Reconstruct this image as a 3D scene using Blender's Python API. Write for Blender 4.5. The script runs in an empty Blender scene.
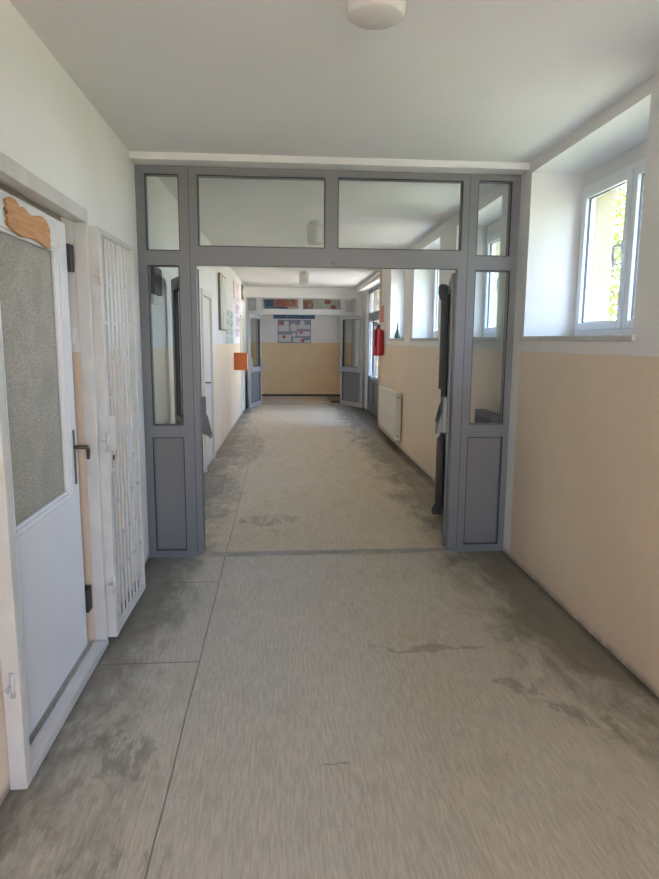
import bpy, bmesh, math, random
from mathutils import Vector, Matrix
random.seed(7)
C = bpy.context.scene.collection
S = bpy.context.scene
PI = math.pi

# ------------------------------------------------------------------ camera, world, sun, exposure
F, PITCH, YAW, ROLL = 640.32, 0.1536, 0.0784, 0.0068
cam = bpy.data.cameras.new('camera'); co = bpy.data.objects.new('camera', cam); C.objects.link(co)
S.camera = co
cam.sensor_fit = 'VERTICAL'; cam.sensor_height = 24.0; cam.lens = 24.0 * F / 879.0
cam.clip_start = 0.05; cam.clip_end = 300
fw = Vector((math.sin(YAW) * math.cos(PITCH), math.cos(YAW) * math.cos(PITCH), -math.sin(PITCH)))
rt = Vector((math.cos(YAW), -math.sin(YAW), 0)); up = rt.cross(fw)
r2 = rt * math.cos(ROLL) + up * math.sin(ROLL); u2 = -rt * math.sin(ROLL) + up * math.cos(ROLL)
co.matrix_world = Matrix(((r2.x, u2.x, -fw.x, 0), (r2.y, u2.y, -fw.y, 0), (r2.z, u2.z, -fw.z, 1.6), (0, 0, 0, 1)))

W = bpy.data.worlds.new('sky'); S.world = W; W.use_nodes = True
nt = W.node_tree; nt.nodes.clear()
wo = nt.nodes.new('ShaderNodeOutputWorld'); bg = nt.nodes.new('ShaderNodeBackground')
tc = nt.nodes.new('ShaderNodeTexCoord'); sx = nt.nodes.new('ShaderNodeSeparateXYZ'); rp = nt.nodes.new('ShaderNodeValToRGB')
mr = nt.nodes.new('ShaderNodeMapRange'); mr.inputs['From Min'].default_value = -0.3; mr.inputs['From Max'].default_value = 1.0
nt.links.new(tc.outputs['Generated'], sx.inputs[0]); nt.links.new(sx.outputs['Z'], mr.inputs['Value'])
nt.links.new(mr.outputs[0], rp.inputs[0]); nt.links.new(rp.outputs[0], bg.inputs[0]); nt.links.new(bg.outputs[0], wo.inputs[0])
e = rp.color_ramp.elements
e[0].position = 0.0; e[0].color = (0.60, 0.55, 0.47, 1)
e[1].position = 1.0; e[1].color = (0.25, 0.46, 1.0, 1)
k = e.new(0.23); k.color = (0.85, 0.89, 1.0, 1)
k = e.new(0.5); k.color = (0.46, 0.63, 1.0, 1)
bg.inputs[1].default_value = 13.0

sun = bpy.data.lights.new('sun', 'SUN'); sun.energy = 105.0; sun.angle = math.radians(0.6); sun.color = (1, 0.95, 0.86)
so = bpy.data.objects.new('sun', sun); C.objects.link(so)
so.rotation_euler = Vector((0.42, -0.22, -0.88)).to_track_quat('-Z', 'Y').to_euler()

S.view_settings.view_transform = 'Standard'; S.view_settings.look = 'None'
S.view_settings.gamma = 1.0; S.view_settings.use_curve_mapping = False
S.view_settings.exposure = 0.57
cy = S.cycles
cy.max_bounces = 14; cy.diffuse_bounces = 10; cy.glossy_bounces = 5; cy.transmission_bounces = 6; cy.transparent_max_bounces = 16
cy.caustics_reflective = False; cy.caustics_refractive = False; cy.sample_clamp_indirect = 6.0
try:
    cy.use_denoising = True; cy.denoiser = 'OPENIMAGEDENOISE'
except Exception:
    pass

def portal(name, x, y0, y1, z0, z1):
    l = bpy.data.lights.new(name, 'AREA'); l.shape = 'RECTANGLE'; l.size = z1 - z0; l.size_y = y1 - y0
    l.cycles.is_portal = True
    o = bpy.data.objects.new(name, l); C.objects.link(o)
    o.location = (x, (y0 + y1) / 2, (z0 + z1) / 2); o.rotation_euler = (0, PI / 2, 0)   # local -Z towards -X
    return o

# ------------------------------------------------------------------ geometry of the corridor
XL, XR = -0.97, 1.716
YP = 4.6445                        # near partition, front face
def xl(y): return -0.955 + (y - YP) * 0.0137 if y > YP else XL
def xr(y): return 1.745 + (y - YP) * 0.0125 if y > YP else XR
ZC, ZF = 2.81, 2.86
YQ = 15.95                         # far partition

# ------------------------------------------------------------------ materials
def mat(name, col, rough=0.6, metal=0.0, spec=0.5, noise=0.0, nscale=8.0, bump=0.0, bscale=60.0, coat=0.0):
    m = bpy.data.materials.new(name); m.use_nodes = True
    n = m.node_tree.nodes; l = m.node_tree.links; b = n['Principled BSDF']
    b.inputs['Base Color'].default_value = (*col, 1); b.inputs['Roughness'].default_value = rough
    b.inputs['Metallic'].default_value = metal; b.inputs['Specular IOR Level'].default_value = spec
    b.inputs['Coat Weight'].default_value = coat
    if noise:
        t = n.new('ShaderNodeTexCoord'); x = n.new('ShaderNodeTexNoise'); x.inputs['Scale'].default_value = nscale
        x.inputs['Detail'].default_value = 6
        r = n.new('ShaderNodeValToRGB'); r.color_ramp.elements[0].position = 0.3; r.color_ramp.elements[1].position = 0.7
        r.color_ramp.elements[0].color = (*[c * (1 - noise) for c in col], 1); r.color_ramp.elements[1].color = (*col, 1)
        l.new(t.outputs['Object'], x.inputs['Vector']); l.new(x.outputs['Fac'], r.inputs[0]); l.new(r.outputs[0], b.inputs['Base Color'])
    if bump:
        t = n.new('ShaderNodeTexCoord'); x = n.new('ShaderNodeTexNoise'); x.inputs['Scale'].default_value = bscale
        x.inputs['Detail'].default_value = 4
        p = n.new('ShaderNodeBump'); p.inputs['Strength'].default_value = bump; p.inputs['Distance'].default_value = 0.01
        l.new(t.outputs['Object'], x.inputs['Vector']); l.new(x.outputs['Fac'], p.inputs['Height']); l.new(p.outputs[0], b.inputs['Normal'])
    return m

def mixc(n, l, a, b, f, typ='MIX'):
    m = n.new('ShaderNodeMix'); m.data_type = 'RGBA'; m.blend_type = typ
    for i, v in ((6, a), (7, b), (0, f)):
        if hasattr(v, 'is_output'): l.new(v, m.inputs[i])
        elif i == 0: m.inputs[0].default_value = v
        else: m.inputs[i].default_value = (*v, 1)
    return m.outputs[2]

def math_(n, l, op, a, b=0.0, c=None, clamp=False):
    m = n.new('ShaderNodeMath'); m.operation = op; m.use_clamp = clamp
    for i, v in enumerate((a, b, c)):
        if v is None: continue
        if hasattr(v, 'is_output'): l.new(v, m.inputs[i])
        else: m.inputs[i].default_value = v
    return m.outputs[0]

def ramp(n, l, v, a, b, o0=0.0, o1=1.0, smooth=True):
    m = n.new('ShaderNodeMapRange'); m.interpolation_type = 'SMOOTHSTEP' if smooth else 'LINEAR'
    l.new(v, m.inputs['Value'])
    for k_, x in (('From Min', a), ('From Max', b), ('To Min', o0), ('To Max', o1)): m.inputs[k_].default_value = x
    return m.outputs[0]

def noise_(n, l, vec, scale, detail=5, rough=0.6, dist=0.0):
    x = n.new('ShaderNodeTexNoise'); x.inputs['Scale'].default_value = scale; x.inputs['Detail'].default_value = detail
    x.inputs['Roughness'].default_value = rough; x.inputs['Distortion'].default_value = dist
    l.new(vec, x.inputs['Vector']); return x.outputs['Fac']

WHITE = (0.80, 0.785, 0.76); CREAM = (0.745, 0.60, 0.455)
def wall_paint(name, line=1.535, bands=(), CREAM=CREAM):
    """oil painted dado up to `line`, white wash above; white bands next to the partition (y ranges)"""
    m = bpy.data.materials.new(name); m.use_nodes = True
    n = m.node_tree.nodes; l = m.node_tree.links; b = n['Principled BSDF']
    g = n.new('ShaderNodeNewGeometry'); s = n.new('ShaderNodeSeparateXYZ'); l.new(g.outputs['Position'], s.inputs[0])
    wob = noise_(n, l, g.outputs['Position'], 2.5, 3)
    z = math_(n, l, 'ADD', s.outputs['Z'], math_(n, l, 'MULTIPLY', math_(n, l, 'SUBTRACT', wob, 0.5), 0.012))
    f = ramp(n, l, z, line - 0.003, line + 0.003)
    for y0, y1 in bands:
        wy = math_(n, l, 'ADD', s.outputs['Y'], math_(n, l, 'MULTIPLY', math_(n, l, 'SUBTRACT', noise_(n, l, g.outputs['Position'], 4, 4), 0.5), 0.05))
        inb = math_(n, l, 'MULTIPLY', ramp(n, l, wy, y0 - 0.004, y0 + 0.004), ramp(n, l, wy, y1 - 0.004, y1 + 0.004, 1, 0))
        f = math_(n, l, 'MAXIMUM', f, inb)
    big = ramp(n, l, noise_(n, l, g.outputs['Position'], 1.3, 5), 0.3, 0.7, 0.93, 1.0)
    c = mixc(n, l, CREAM, WHITE, f)
    # scuffs and splashes just above the floor
    dirt = math_(n, l, 'MULTIPLY', ramp(n, l, s.outputs['Z'], 0.0, 0.055, 1, 0), ramp(n, l, noise_(n, l, g.outputs['Position'], 9, 6), 0.25, 0.60))
    c = mixc(n, l, c, (0.20, 0.17, 0.13), math_(n, l, 'MULTIPLY', dirt, 0.75))
    mm = n.new('ShaderNodeVectorMath'); mm.operation = 'SCALE'; l.new(c, mm.inputs[0]); l.new(big, mm.inputs['Scale'])
    l.new(mm.outputs[0], b.inputs['Base Color'])
    l.new(ramp(n, l, f, 0, 1, 0.42, 0.8, False), b.inputs['Roughness'])
    p = n.new('ShaderNodeBump'); p.inputs['Strength'].default_value = 0.25; p.inputs['Distance'].default_value = 0.006
    l.new(noise_(n, l, g.outputs['Position'], 18, 5), p.inputs['Height']); l.new(p.outputs[0], b.inputs['Normal'])
    return m

M = {}
M['wall_near'] = wall_paint('painted_wall', bands=((4.50, 4.9), ))
M['wall_left'] = wall_paint('painted_wall_left', bands=((4.12, 4.9), ))
M['wall_far'] = wall_paint('painted_wall_far')
M['wall_far_lit'] = wall_paint('painted_wall_lit', CREAM=(0.85, 0.69, 0.51))  # dado lightened: strong light on the far left wall put into the colour
M['wall_back'] = wall_paint('painted_wall_ochre', CREAM=(0.78, 0.58, 0.33))
M['white'] = mat('white_wash', WHITE, 0.85, noise=0.06, nscale=1.5, bump=0.2, bscale=20)
M['ceiling'] = mat('ceiling_wash', (0.76, 0.745, 0.73), 0.9, noise=0.05, nscale=1.2, bump=0.15, bscale=25)
M['facade'] = mat('facade_render', (0.42, 0.355, 0.225), 0.9, noise=0.10, nscale=20, bump=0.5, bscale=90)
M['alu'] = mat('grey_aluminium', (0.150, 0.159, 0.172), 0.42, 0.0, 0.5, noise=0.05, nscale=3)
M['alu_panel'] = mat('grey_panel', (0.150, 0.153, 0.160), 0.5, noise=0.06, nscale=2)
M['alu_dark'] = mat('grey_door_metal', (0.110, 0.118, 0.125), 0.4, 0.0, 0.5, noise=0.05, nscale=4)  # base colour darkened to carry the shade of the backlit door leaves
M['alu_light'] = mat('silver_aluminium', (0.36, 0.37, 0.38), 0.38, 0.25, 0.5)
M['bolt'] = mat('grey_bolt_plastic', (0.105, 0.115, 0.120), 0.35)
M['gasket'] = mat('black_gasket', (0.012, 0.012, 0.013), 0.6)
M['window_gasket'] = mat('grey_gasket', (0.10, 0.11, 0.13), 0.5)
M['pvc'] = mat('white_pvc', (0.80, 0.82, 0.84), 0.35)
M['enamel'] = mat('white_enamel', (0.70, 0.695, 0.69), 0.32, noise=0.05, nscale=4, bump=0.15, bscale=12)
M['gate'] = mat('cream_white_enamel', (0.60, 0.585, 0.555), 0.38, noise=0.12, nscale=9, bump=0.2, bscale=25)
M['black'] = mat('black_metal', (0.012, 0.011, 0.011), 0.5)
M['brass'] = mat('dark_bronze', (0.12, 0.095, 0.075), 0.35, 0.8)
M['steel'] = mat('worn_steel', (0.35, 0.34, 0.33), 0.35, 0.8)
M['sill'] = mat('pale_stone_sill', (0.58, 0.56, 0.51), 0.45, noise=0.18, nscale=14)
M['radiator'] = mat('radiator_enamel', (0.72, 0.69, 0.60), 0.35)
M['lilac'] = mat('lilac_grey_enamel', (0.16, 0.14, 0.17), 0.5)
M['pipe'] = mat('cream_pipe', (0.60, 0.50, 0.38), 0.45)
M['red'] = mat('red_enamel', (0.42, 0.012, 0.018), 0.28, coat=0.3)
M['pinkred'] = mat('faded_red_board', (0.62, 0.22, 0.17), 0.6)
M['orange'] = mat('orange_enamel', (0.60, 0.15, 0.03), 0.5, noise=0.12, nscale=12)
M['dark_green'] = mat('dark_green_glaze', (0.05, 0.09, 0.06), 0.3)
M['brown_frame'] = mat('brown_wood_frame', (0.20, 0.13, 0.09), 0.5)
M['door_cream'] = mat('cream_white_door', (0.66, 0.62, 0.55), 0.4, noise=0.04)
M['bark'] = mat('bark', (0.16, 0.12, 0.08), 0.9, noise=0.4, nscale=9)
M['grime'] = mat('grimy_metal_strip', (0.36, 0.33, 0.29), 0.5, 0.0, noise=0.35, nscale=10)
M['skirt'] = mat('dark_brown_skirting', (0.06, 0.045, 0.035), 0.5)
M['mat_dark'] = mat('dark_doormat', (0.05, 0.035, 0.03), 0.95, noise=0.3, nscale=60)
M['paper'] = mat('white_paper', (0.75, 0.76, 0.76), 0.7)

def floor_mat():
    m = bpy.data.materials.new('worn_linoleum'); m.use_nodes = True
    n = m.node_tree.nodes; l = m.node_tree.links; b = n['Principled BSDF']
    g = n.new('ShaderNodeNewGeometry'); P = g.outputs['Position']
    s = n.new('ShaderNodeSeparateXYZ'); l.new(P, s.inputs[0]); X, Y = s.outputs['X'], s.outputs['Y']
    def scl(v, sc, loc=(0, 0, 0)):
        q = n.new('ShaderNodeMapping'); q.inputs['Scale'].default_value = sc; q.inputs['Location'].default_value = loc; l.new(v, q.inputs[0]); return q.outputs[0]
    fine = noise_(n, l, scl(P, (95, 9, 1)), 1.0, 6, 0.7)            # printed streaks along the corridor
    med = noise_(n, l, scl(P, (9, 3, 1)), 1.0, 5, 0.65)
    big = noise_(n, l, P, 1.1, 4, 0.6)
    c = mixc(n, l, (0.410, 0.365, 0.292), (0.540, 0.494, 0.405), ramp(n, l, fine, 0.36, 0.66))
    c = mixc(n, l, c, (0.33, 0.30, 0.245), ramp(n, l, med, 0.50, 0.80, 0, 0.55))
    c = mixc(n, l, c, (0.56, 0.52, 0.46), ramp(n, l, big, 0.45, 0.75, 0, 0.30))
    tw = n.new('ShaderNodeVectorMath'); tw.operation = 'MULTIPLY'; l.new(c, tw.inputs[0]); tw.inputs[1].default_value = (1.12, 1.03, 0.90)   # warmer, brighter light beyond the threshold, put into the floor colour
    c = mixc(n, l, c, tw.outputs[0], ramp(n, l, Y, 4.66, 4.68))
    # trodden-in grime: along both walls and in the left strip
    gn = noise_(n, l, scl(P, (3.2, 1.7, 1)), 1.0, 7, 0.68, 0.4)
    gn2 = noise_(n, l, scl(P, (16, 5, 1), (3, 1, 0)), 1.0, 5, 0.7)
    dr = ramp(n, l, X, 0.72, 1.68, 0.0, 1.0)
    ynear = math_(n, l, 'MULTIPLY', ramp(n, l, Y, 1.9, 3.2), 1.0)
    right = math_(n, l, 'MULTIPLY', math_(n, l, 'POWER', dr, 1.5), ramp(n, l, ynear, 0, 1, 0.35, 1.0))
    dl = ramp(n, l, X, -0.97, -0.30, 1.0, 0.0)
    left = math_(n, l, 'MULTIPLY', dl, ramp(n, l, Y, 1.0, 4.5, 0.55, 1.0))
    base = math_(n, l, 'MAXIMUM', right, left)
    amt = math_(n, l, 'ADD', math_(n, l, 'MULTIPLY', base, 1.05), math_(n, l, 'MULTIPLY', math_(n, l, 'SUBTRACT', gn, 0.5), 2.2))
    amt = math_(n, l, 'ADD', amt, math_(n, l, 'MULTIPLY', math_(n, l, 'SUBTRACT', gn2, 0.5), 0.7))
    gr = math_(n, l, 'MULTIPLY', ramp(n, l, amt, 0.12, 0.95), ramp(n, l, base, 0.02, 0.30))
    c = mixc(n, l, c, (0.138, 0.122, 0.090), math_(n, l, 'MULTIPLY', gr, 0.88))
    # dark gutter of dirt against the walls
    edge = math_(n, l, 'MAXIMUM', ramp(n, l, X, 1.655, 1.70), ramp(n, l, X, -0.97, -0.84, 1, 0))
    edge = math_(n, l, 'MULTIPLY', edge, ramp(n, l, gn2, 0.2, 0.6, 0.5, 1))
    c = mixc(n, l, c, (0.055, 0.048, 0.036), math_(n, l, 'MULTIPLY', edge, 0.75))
    # spilled stains
    wob = n.new('ShaderNodeTexNoise'); wob.inputs['Scale'].default_value = 7; wob.inputs['Detail'].default_value = 4; l.new(P, wob.inputs['Vector'])
    def blob(cx, cy_, rx, ry, rot, thr=0.6):
        mp = n.new('ShaderNodeMapping'); mp.vector_type = 'TEXTURE'
        mp.inputs['Location'].default_value = (cx, cy_, 0); mp.inputs['Rotation'].default_value = (0, 0, rot); mp.inputs['Scale'].default_value = (rx, ry, 1)
        ad = n.new('ShaderNodeVectorMath'); ad.operation = 'MULTIPLY_ADD'; l.new(wob.outputs['Color'], ad.inputs[0]); ad.inputs[1].default_value = (0.25, 0.25, 0); 
        ad2 = n.new('ShaderNodeVectorMath'); ad2.operation = 'ADD'; l.new(P, ad2.inputs[0]); ad2.inputs[1].default_value = (-0.125, -0.125, 0)
        l.new(ad2.outputs[0], ad.inputs[2]); l.new(ad.outputs[0], mp.inputs[0])
        ln = n.new('ShaderNodeVectorMath'); ln.operation = 'LENGTH'
        fl = n.new('ShaderNodeVectorMath'); fl.operation = 'MULTIPLY'; fl.inputs[1].default_value = (1, 1, 0); l.new(mp.outputs[0], fl.inputs[0]); l.new(fl.outputs[0], ln.inputs[0])
        return math_(n, l, 'MULTIPLY', ramp(n, l, ln.outputs['Value'], 0.75, 1.0, 1, 0), ramp(n, l, gn2, thr - 0.12, thr - 0.02))
    for a in ((1.30, 2.47, 0.24, 0.065, -0.75, 0.56), (1.12, 2.72, 0.14, 0.05, -0.3, 0.56), (1.43, 2.30, 0.09, 0.05, -0.4, 0.55), (0.80, 3.10, 0.36, 0.03, -0.05, 0.5),
              (-0.62, 2.35, 0.13, 0.20, 0.5, 0.57), (-0.55, 1.75, 0.2, 0.12, 0.1, 0.6), (0.44, 3.71, 0.02, 0.02, 0, 0.3), (0.20, 2.2, 0.05, 0.012, 0.3, 0.4),
              (0.55, 1.45, 0.03, 0.012, 0.3, 0.3), (-0.1, 5.6, 0.3, 0.2, 0.1, 0.55), (-0.72, 6.6, 0.35, 1.2, 0.0, 0.5), (-0.55, 9.5, 0.35, 1.6, 0.0, 0.5)):
        c = mixc(n, l, c, (0.17, 0.152, 0.120), math_(n, l, 'MULTIPLY', blob(*a), 0.5))
    # seams between the sheets
    def seam(v, at, w): return ramp(n, l, math_(n, l, 'ABSOLUTE', math_(n, l, 'SUBTRACT', v, at)), w * 0.5, w, 1, 0)
    xw = math_(n, l, 'ADD', X, math_(n, l, 'MULTIPLY', math_(n, l, 'SUBTRACT', noise_(n, l, P, 1.5, 2), 0.5), 0.012))
    sm = seam(xw, -0.409, 0.0042)
    inleft = ramp(n, l, X, -0.415, -0.405, 1, 0)
    for yy in (3.05, 4.13, 6.9, 9.9, 12.9): sm = math_(n, l, 'MAXIMUM', sm, math_(n, l, 'MULTIPLY', seam(Y, yy, 0.006), inleft))
    c = mixc(n, l, c, (0.09, 0.075, 0.055), math_(n, l, 'MULTIPLY', sm, 0.75))
    sp = noise_(n, l, P, 45, 2, 0.5)
    c = mixc(n, l, c, (0.10, 0.09, 0.08), ramp(n, l, sp, 0.74, 0.78, 0, 0.6))
    l.new(c, b.inputs['Base Color'])
    l.new(ramp(n, l, med, 0.3, 0.7, 0.36, 0.52), b.inputs['Roughness'])
    b.inputs['Specular IOR Level'].default_value = 0.45
    p = n.new('ShaderNodeBump'); p.inputs['Strength'].default_value = 0.12; p.inputs['Distance'].default_value = 0.004
    l.new(med, p.inputs['Height']); l.new(p.outputs[0], b.inputs['Normal'])
    return m
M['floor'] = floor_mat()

def glass(name, tint=(0.93, 0.95, 0.94), refl=1.0):
    m = bpy.data.materials.new(name); m.use_nodes = True
    n = m.node_tree.nodes; l = m.node_tree.links; n.clear()
    o = n.new('ShaderNodeOutputMaterial'); t = n.new('ShaderNodeBsdfTransparent'); t.inputs[0].default_value = (*tint, 1)
    g = n.new('ShaderNodeBsdfGlossy'); g.inputs['Roughness'].default_value = 0.01
    f = n.new('ShaderNodeFresnel')
    ge = n.new('ShaderNodeNewGeometry'); l.new(ramp(n, l, ge.outputs['Backfacing'], 0, 1, 1.45, 1 / 1.45, False), f.inputs[0])   # same reflectance on both faces of a pane
    x = n.new('ShaderNodeMixShader'); l.new(math_(n, l, 'MULTIPLY', f.outputs[0], refl, clamp=True), x.inputs[0])
    l.new(t.outputs[0], x.inputs[1]); l.new(g.outputs[0], x.inputs[2]); l.new(x.outputs[0], o.inputs[0])
    return m
M['glass'] = glass('clear_glass')
M['glass_dim'] = glass('greenish_glass', (0.80, 0.84, 0.80))

def pattern_glass():
    m = bpy.data.materials.new('patterned_glass'); m.use_nodes = True
    n = m.node_tree.nodes; l = m.node_tree.links; b = n['Principled BSDF']
    t = n.new('ShaderNodeTexCoord'); v = n.new('ShaderNodeTexVoronoi'); v.inputs['Scale'].default_value = 115; v.inputs['Randomness'].default_value = 1
    l.new(t.outputs['Object'], v.inputs['Vector'])
    c = mixc(n, l, (0.20, 0.180, 0.140), (0.36, 0.330, 0.268), ramp(n, l, v.outputs['Distance'], 0.0, 0.65))
    c = mixc(n, l, c, (0.22, 0.215, 0.175), ramp(n, l, noise_(n, l, t.outputs['Object'], 6, 4), 0.4, 0.7, 0, 0.5))
    l.new(c, b.inputs['Base Color']); b.inputs['Roughness'].default_value = 0.22
    p = n.new('ShaderNodeBump'); p.inputs['Strength'].default_value = 0.7; p.inputs['Distance'].default_value = 0.004
    l.new(v.outputs['Distance'], p.inputs['Height']); l.new(p.outputs[0], b.inputs['Normal'])
    return m
M['pattern_glass'] = pattern_glass()

def wood():
    m = bpy.data.materials.new('varnished_wood'); m.use_nodes = True
    n = m.node_tree.nodes; l = m.node_tree.links; b = n['Principled BSDF']
    t = n.new('ShaderNodeTexCoord'); q = n.new('ShaderNodeMapping'); q.inputs['Scale'].default_value = (30, 4, 60); l.new(t.outputs['Object'], q.inputs[0])
    c = mixc(n, l, (0.36, 0.17, 0.06), (0.56, 0.30, 0.13), ramp(n, l, noise_(n, l, q.outputs[0], 1.5, 5, 0.7), 0.3, 0.7))
    l.new(c, b.inputs['Base Color']); b.inputs['Roughness'].default_value = 0.4; return m
M['wood'] = wood()

def frosted():
    m = bpy.data.materials.new('ribbed_opal_glass'); m.use_nodes = True
    n = m.node_tree.nodes; l = m.node_tree.links; b = n['Principled BSDF']
    b.inputs['Base Color'].default_value = (0.72, 0.70, 0.66, 1); b.inputs['Roughness'].default_value = 0.16
    t = n.new('ShaderNodeTexCoord'); w = n.new('ShaderNodeTexWave'); w.wave_type = 'BANDS'; w.bands_direction = 'DIAGONAL'
    w.inputs['Scale'].default_value = 60; l.new(t.outputs['Object'], w.inputs['Vector'])
    p = n.new('ShaderNodeBump'); p.inputs['Strength'].default_value = 0.35; p.inputs['Distance'].default_value = 0.003
    l.new(w.outputs['Fac'], p.inputs['Height']); l.new(p.outputs[0], b.inputs['Normal']); return m
M['frosted'] = frosted()

def leafmat(name, a, b_):
    m = bpy.data.materials.new(name); m.use_nodes = True
    n = m.node_tree.nodes; l = m.node_tree.links; n.clear()
    o = n.new('ShaderNodeOutputMaterial'); d = n.new('ShaderNodeBsdfDiffuse'); t = n.new('ShaderNodeBsdfTranslucent'); x = n.new('ShaderNodeMixShader')
    g = n.new('ShaderNodeNewGeometry'); c = mixc(n, l, a, b_, g.outputs['Random Per Island'])
    l.new(c, d.inputs[0]); l.new(c, t.inputs[0]); x.inputs[0].default_value = 0.45
    l.new(d.outputs[0], x.inputs[1]); l.new(t.outputs[0], x.inputs[2]); l.new(x.outputs[0], o.inputs[0]); return m
M['leaf'] = leafmat('leaves', (0.06, 0.10, 0.015), (0.17, 0.22, 0.045))
M['grass'] = mat('lawn', (0.135, 0.145, 0.095), 0.95, noise=0.3, nscale=3)
M['paving'] = mat('pale_paving', (0.70, 0.565, 0.41), 0.9, noise=0.15, nscale=5)

# ------------------------------------------------------------------ mesh building
class MB:
    def __init__(s): s.b = bmesh.new()
    def box(s, x0, y0, z0, x1, y1, z1, mi=0):
        return s.prism([(x0, y0), (x1, y0), (x1, y1), (x0, y1)], z0, z1, mi)
    def prism(s, pts, z0, z1, mi=0):
        if z1 < z0: z0, z1 = z1, z0
        a = sum(pts[i][0] * pts[(i + 1) % len(pts)][1] - pts[(i + 1) % len(pts)][0] * pts[i][1] for i in range(len(pts)))
        if a < 0: pts = pts[::-1]
        lo = [s.b.verts.new((x, y, z0)) for x, y in pts]; hi = [s.b.verts.new((x, y, z1)) for x, y in pts]
        k = len(pts); fs = [s.b.faces.new(lo[::-1]), s.b.faces.new(hi)]
        for i in range(k): fs.append(s.b.faces.new((lo[i], lo[(i + 1) % k], hi[(i + 1) % k], hi[i])))
        for f in fs: f.material_index = mi
        return s
    def hull(s, pts):      # closed polygon (list of 3d) + thickness vector
        base, th = pts; th = Vector(th)
        lo = [s.b.verts.new(p) for p in base]; hi = [s.b.verts.new(Vector(p) + th) for p in base]
        k = len(base); s.b.faces.new(lo[::-1]); s.b.faces.new(hi)
        for i in range(k): s.b.faces.new((lo[i], lo[(i + 1) % k], hi[(i + 1) % k], hi[i]))
        return s
    def tube(s, path, r, seg=10, cap=True):
        P = [Vector(p) for p in path]; rings = []
        for i, p in enumerate(P):
            d = (P[min(i + 1, len(P) - 1)] - P[max(i - 1, 0)]).normalized()
            a = d.cross(Vector((0, 0, 1)));
            if a.length < 1e-3: a = d.cross(Vector((0, 1, 0)))
            a.normalize(); c = d.cross(a)
            rr = r[i] if isinstance(r, (list, tuple)) else r
            rings.append([s.b.verts.new(p + (a * math.cos(2 * PI * j / seg) + c * math.sin(2 * PI * j / seg)) * rr) for j in range(seg)])
        for u, v in zip(rings, rings[1:]):
            for j in range(seg): f = s.b.faces.new((u[j], u[(j + 1) % seg], v[(j + 1) % seg], v[j])); f.smooth = True
        if cap: s.b.faces.new(rings[0][::-1]); s.b.faces.new(rings[-1])
        return s
    def lathe(s, prof, c, seg=32):
        rings = []
        for r, z in prof: rings.append([s.b.verts.new((c[0] + r * math.cos(2 * PI * j / seg), c[1] + r * math.sin(2 * PI * j / seg), c[2] + z)) for j in range(seg)])
        for u, v in zip(rings, rings[1:]):
            for j in range(seg): f = s.b.faces.new((u[j], u[(j + 1) % seg], v[(j + 1) % seg], v[j])); f.smooth = True
        s.b.faces.new(rings[0][::-1]); s.b.faces.new(rings[-1]); return s
    def build(s, name, m, parent=None, bev=0.0, seg=2, **props):
        me = bpy.data.meshes.new(name); bmesh.ops.recalc_face_normals(s.b, faces=s.b.faces); s.b.to_mesh(me); s.b.free()
        for x in (m if isinstance(m, (list, tuple)) else [m]): me.materials.append(x)
        o = bpy.data.objects.new(name, me); C.objects.link(o)
        if parent: o.parent = parent
        if bev:
            q = o.modifiers.new('bevel', 'BEVEL'); q.width = bev; q.segments = seg; q.limit_method = 'ANGLE'; q.harden_normals = False
        for k_, v in props.items(): o[k_] = v
        return o

def empty(name, loc=(0, 0, 0), rz=0.0, **props):
    o = bpy.data.objects.new(name, None); C.objects.link(o); o.location = loc; o.rotation_euler = (0, 0, rz); o.empty_display_size = 0.1
    for k_, v in props.items(): o[k_] = v
    return o
def struct(mb, name, m, bev=0.0): return mb.build(name, m, None, bev, kind='structure')

def copy_tree(o, parent=None):
    c = o.copy(); C.objects.link(c)
    if parent: c.parent = parent
    for ch in list(o.children): copy_tree(ch, c)
    return c

# ------------------------------------------------------------------ structure
YB = -3.2; YV = 18.55
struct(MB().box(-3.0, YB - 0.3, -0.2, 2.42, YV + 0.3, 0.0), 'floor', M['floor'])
struct(MB().box(-1.35, YB - 0.3, ZC, 2.42, YP, 3.2), 'ceiling_near', M['ceiling'])
struct(MB().box(-3.0, YP, ZF, 2.42, YV + 0.3, 3.2), 'ceiling_far', M['ceiling'])
b = MB(); b.box(XL, 4.50, 2.766, XR, YP + 0.10, ZC); b.box(XL - 0.1, YP + 0.01, 2.766, 2.1, YP + 0.10, ZF)
struct(b, 'beam_over_partition', M['white'])

# left wall, near, with the door opening (y 2.17..3.25)
b = MB(); b.box(-1.35, YB, 0, XL, 2.17, ZC); b.box(-1.35, 3.25, 0, XL, YP + 0.02, ZC); b.box(-1.35, 2.17, 2.17, XL, 3.25, ZC)
struct(b, 'wall_left', M['wall_left'])
# left wall beyond the partition, with two door openings
def lseg(b, y0, y1, z0, z1, depth=0.4): b.prism([(xl(y0), y0), (xl(y1), y1), (xl(y1) - depth, y1), (xl(y0) - depth, y0)], z0, z1)
D2 = (7.72, 8.66, 2.19); D3 = (13.85, 14.80, 2.12)
b = MB(); Y0 = YP + 0.021
lseg(b, Y0, D2[0], 0, ZF); lseg(b, D2[0], D2[1], D2[2], ZF); lseg(b, D2[1], D3[0], 0, ZF); lseg(b, D3[0], D3[1], D3[2], ZF); lseg(b, D3[1], YQ + 0.1, 0, ZF)
struct(b, 'wall_left_far', M['wall_far_lit'])

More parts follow.
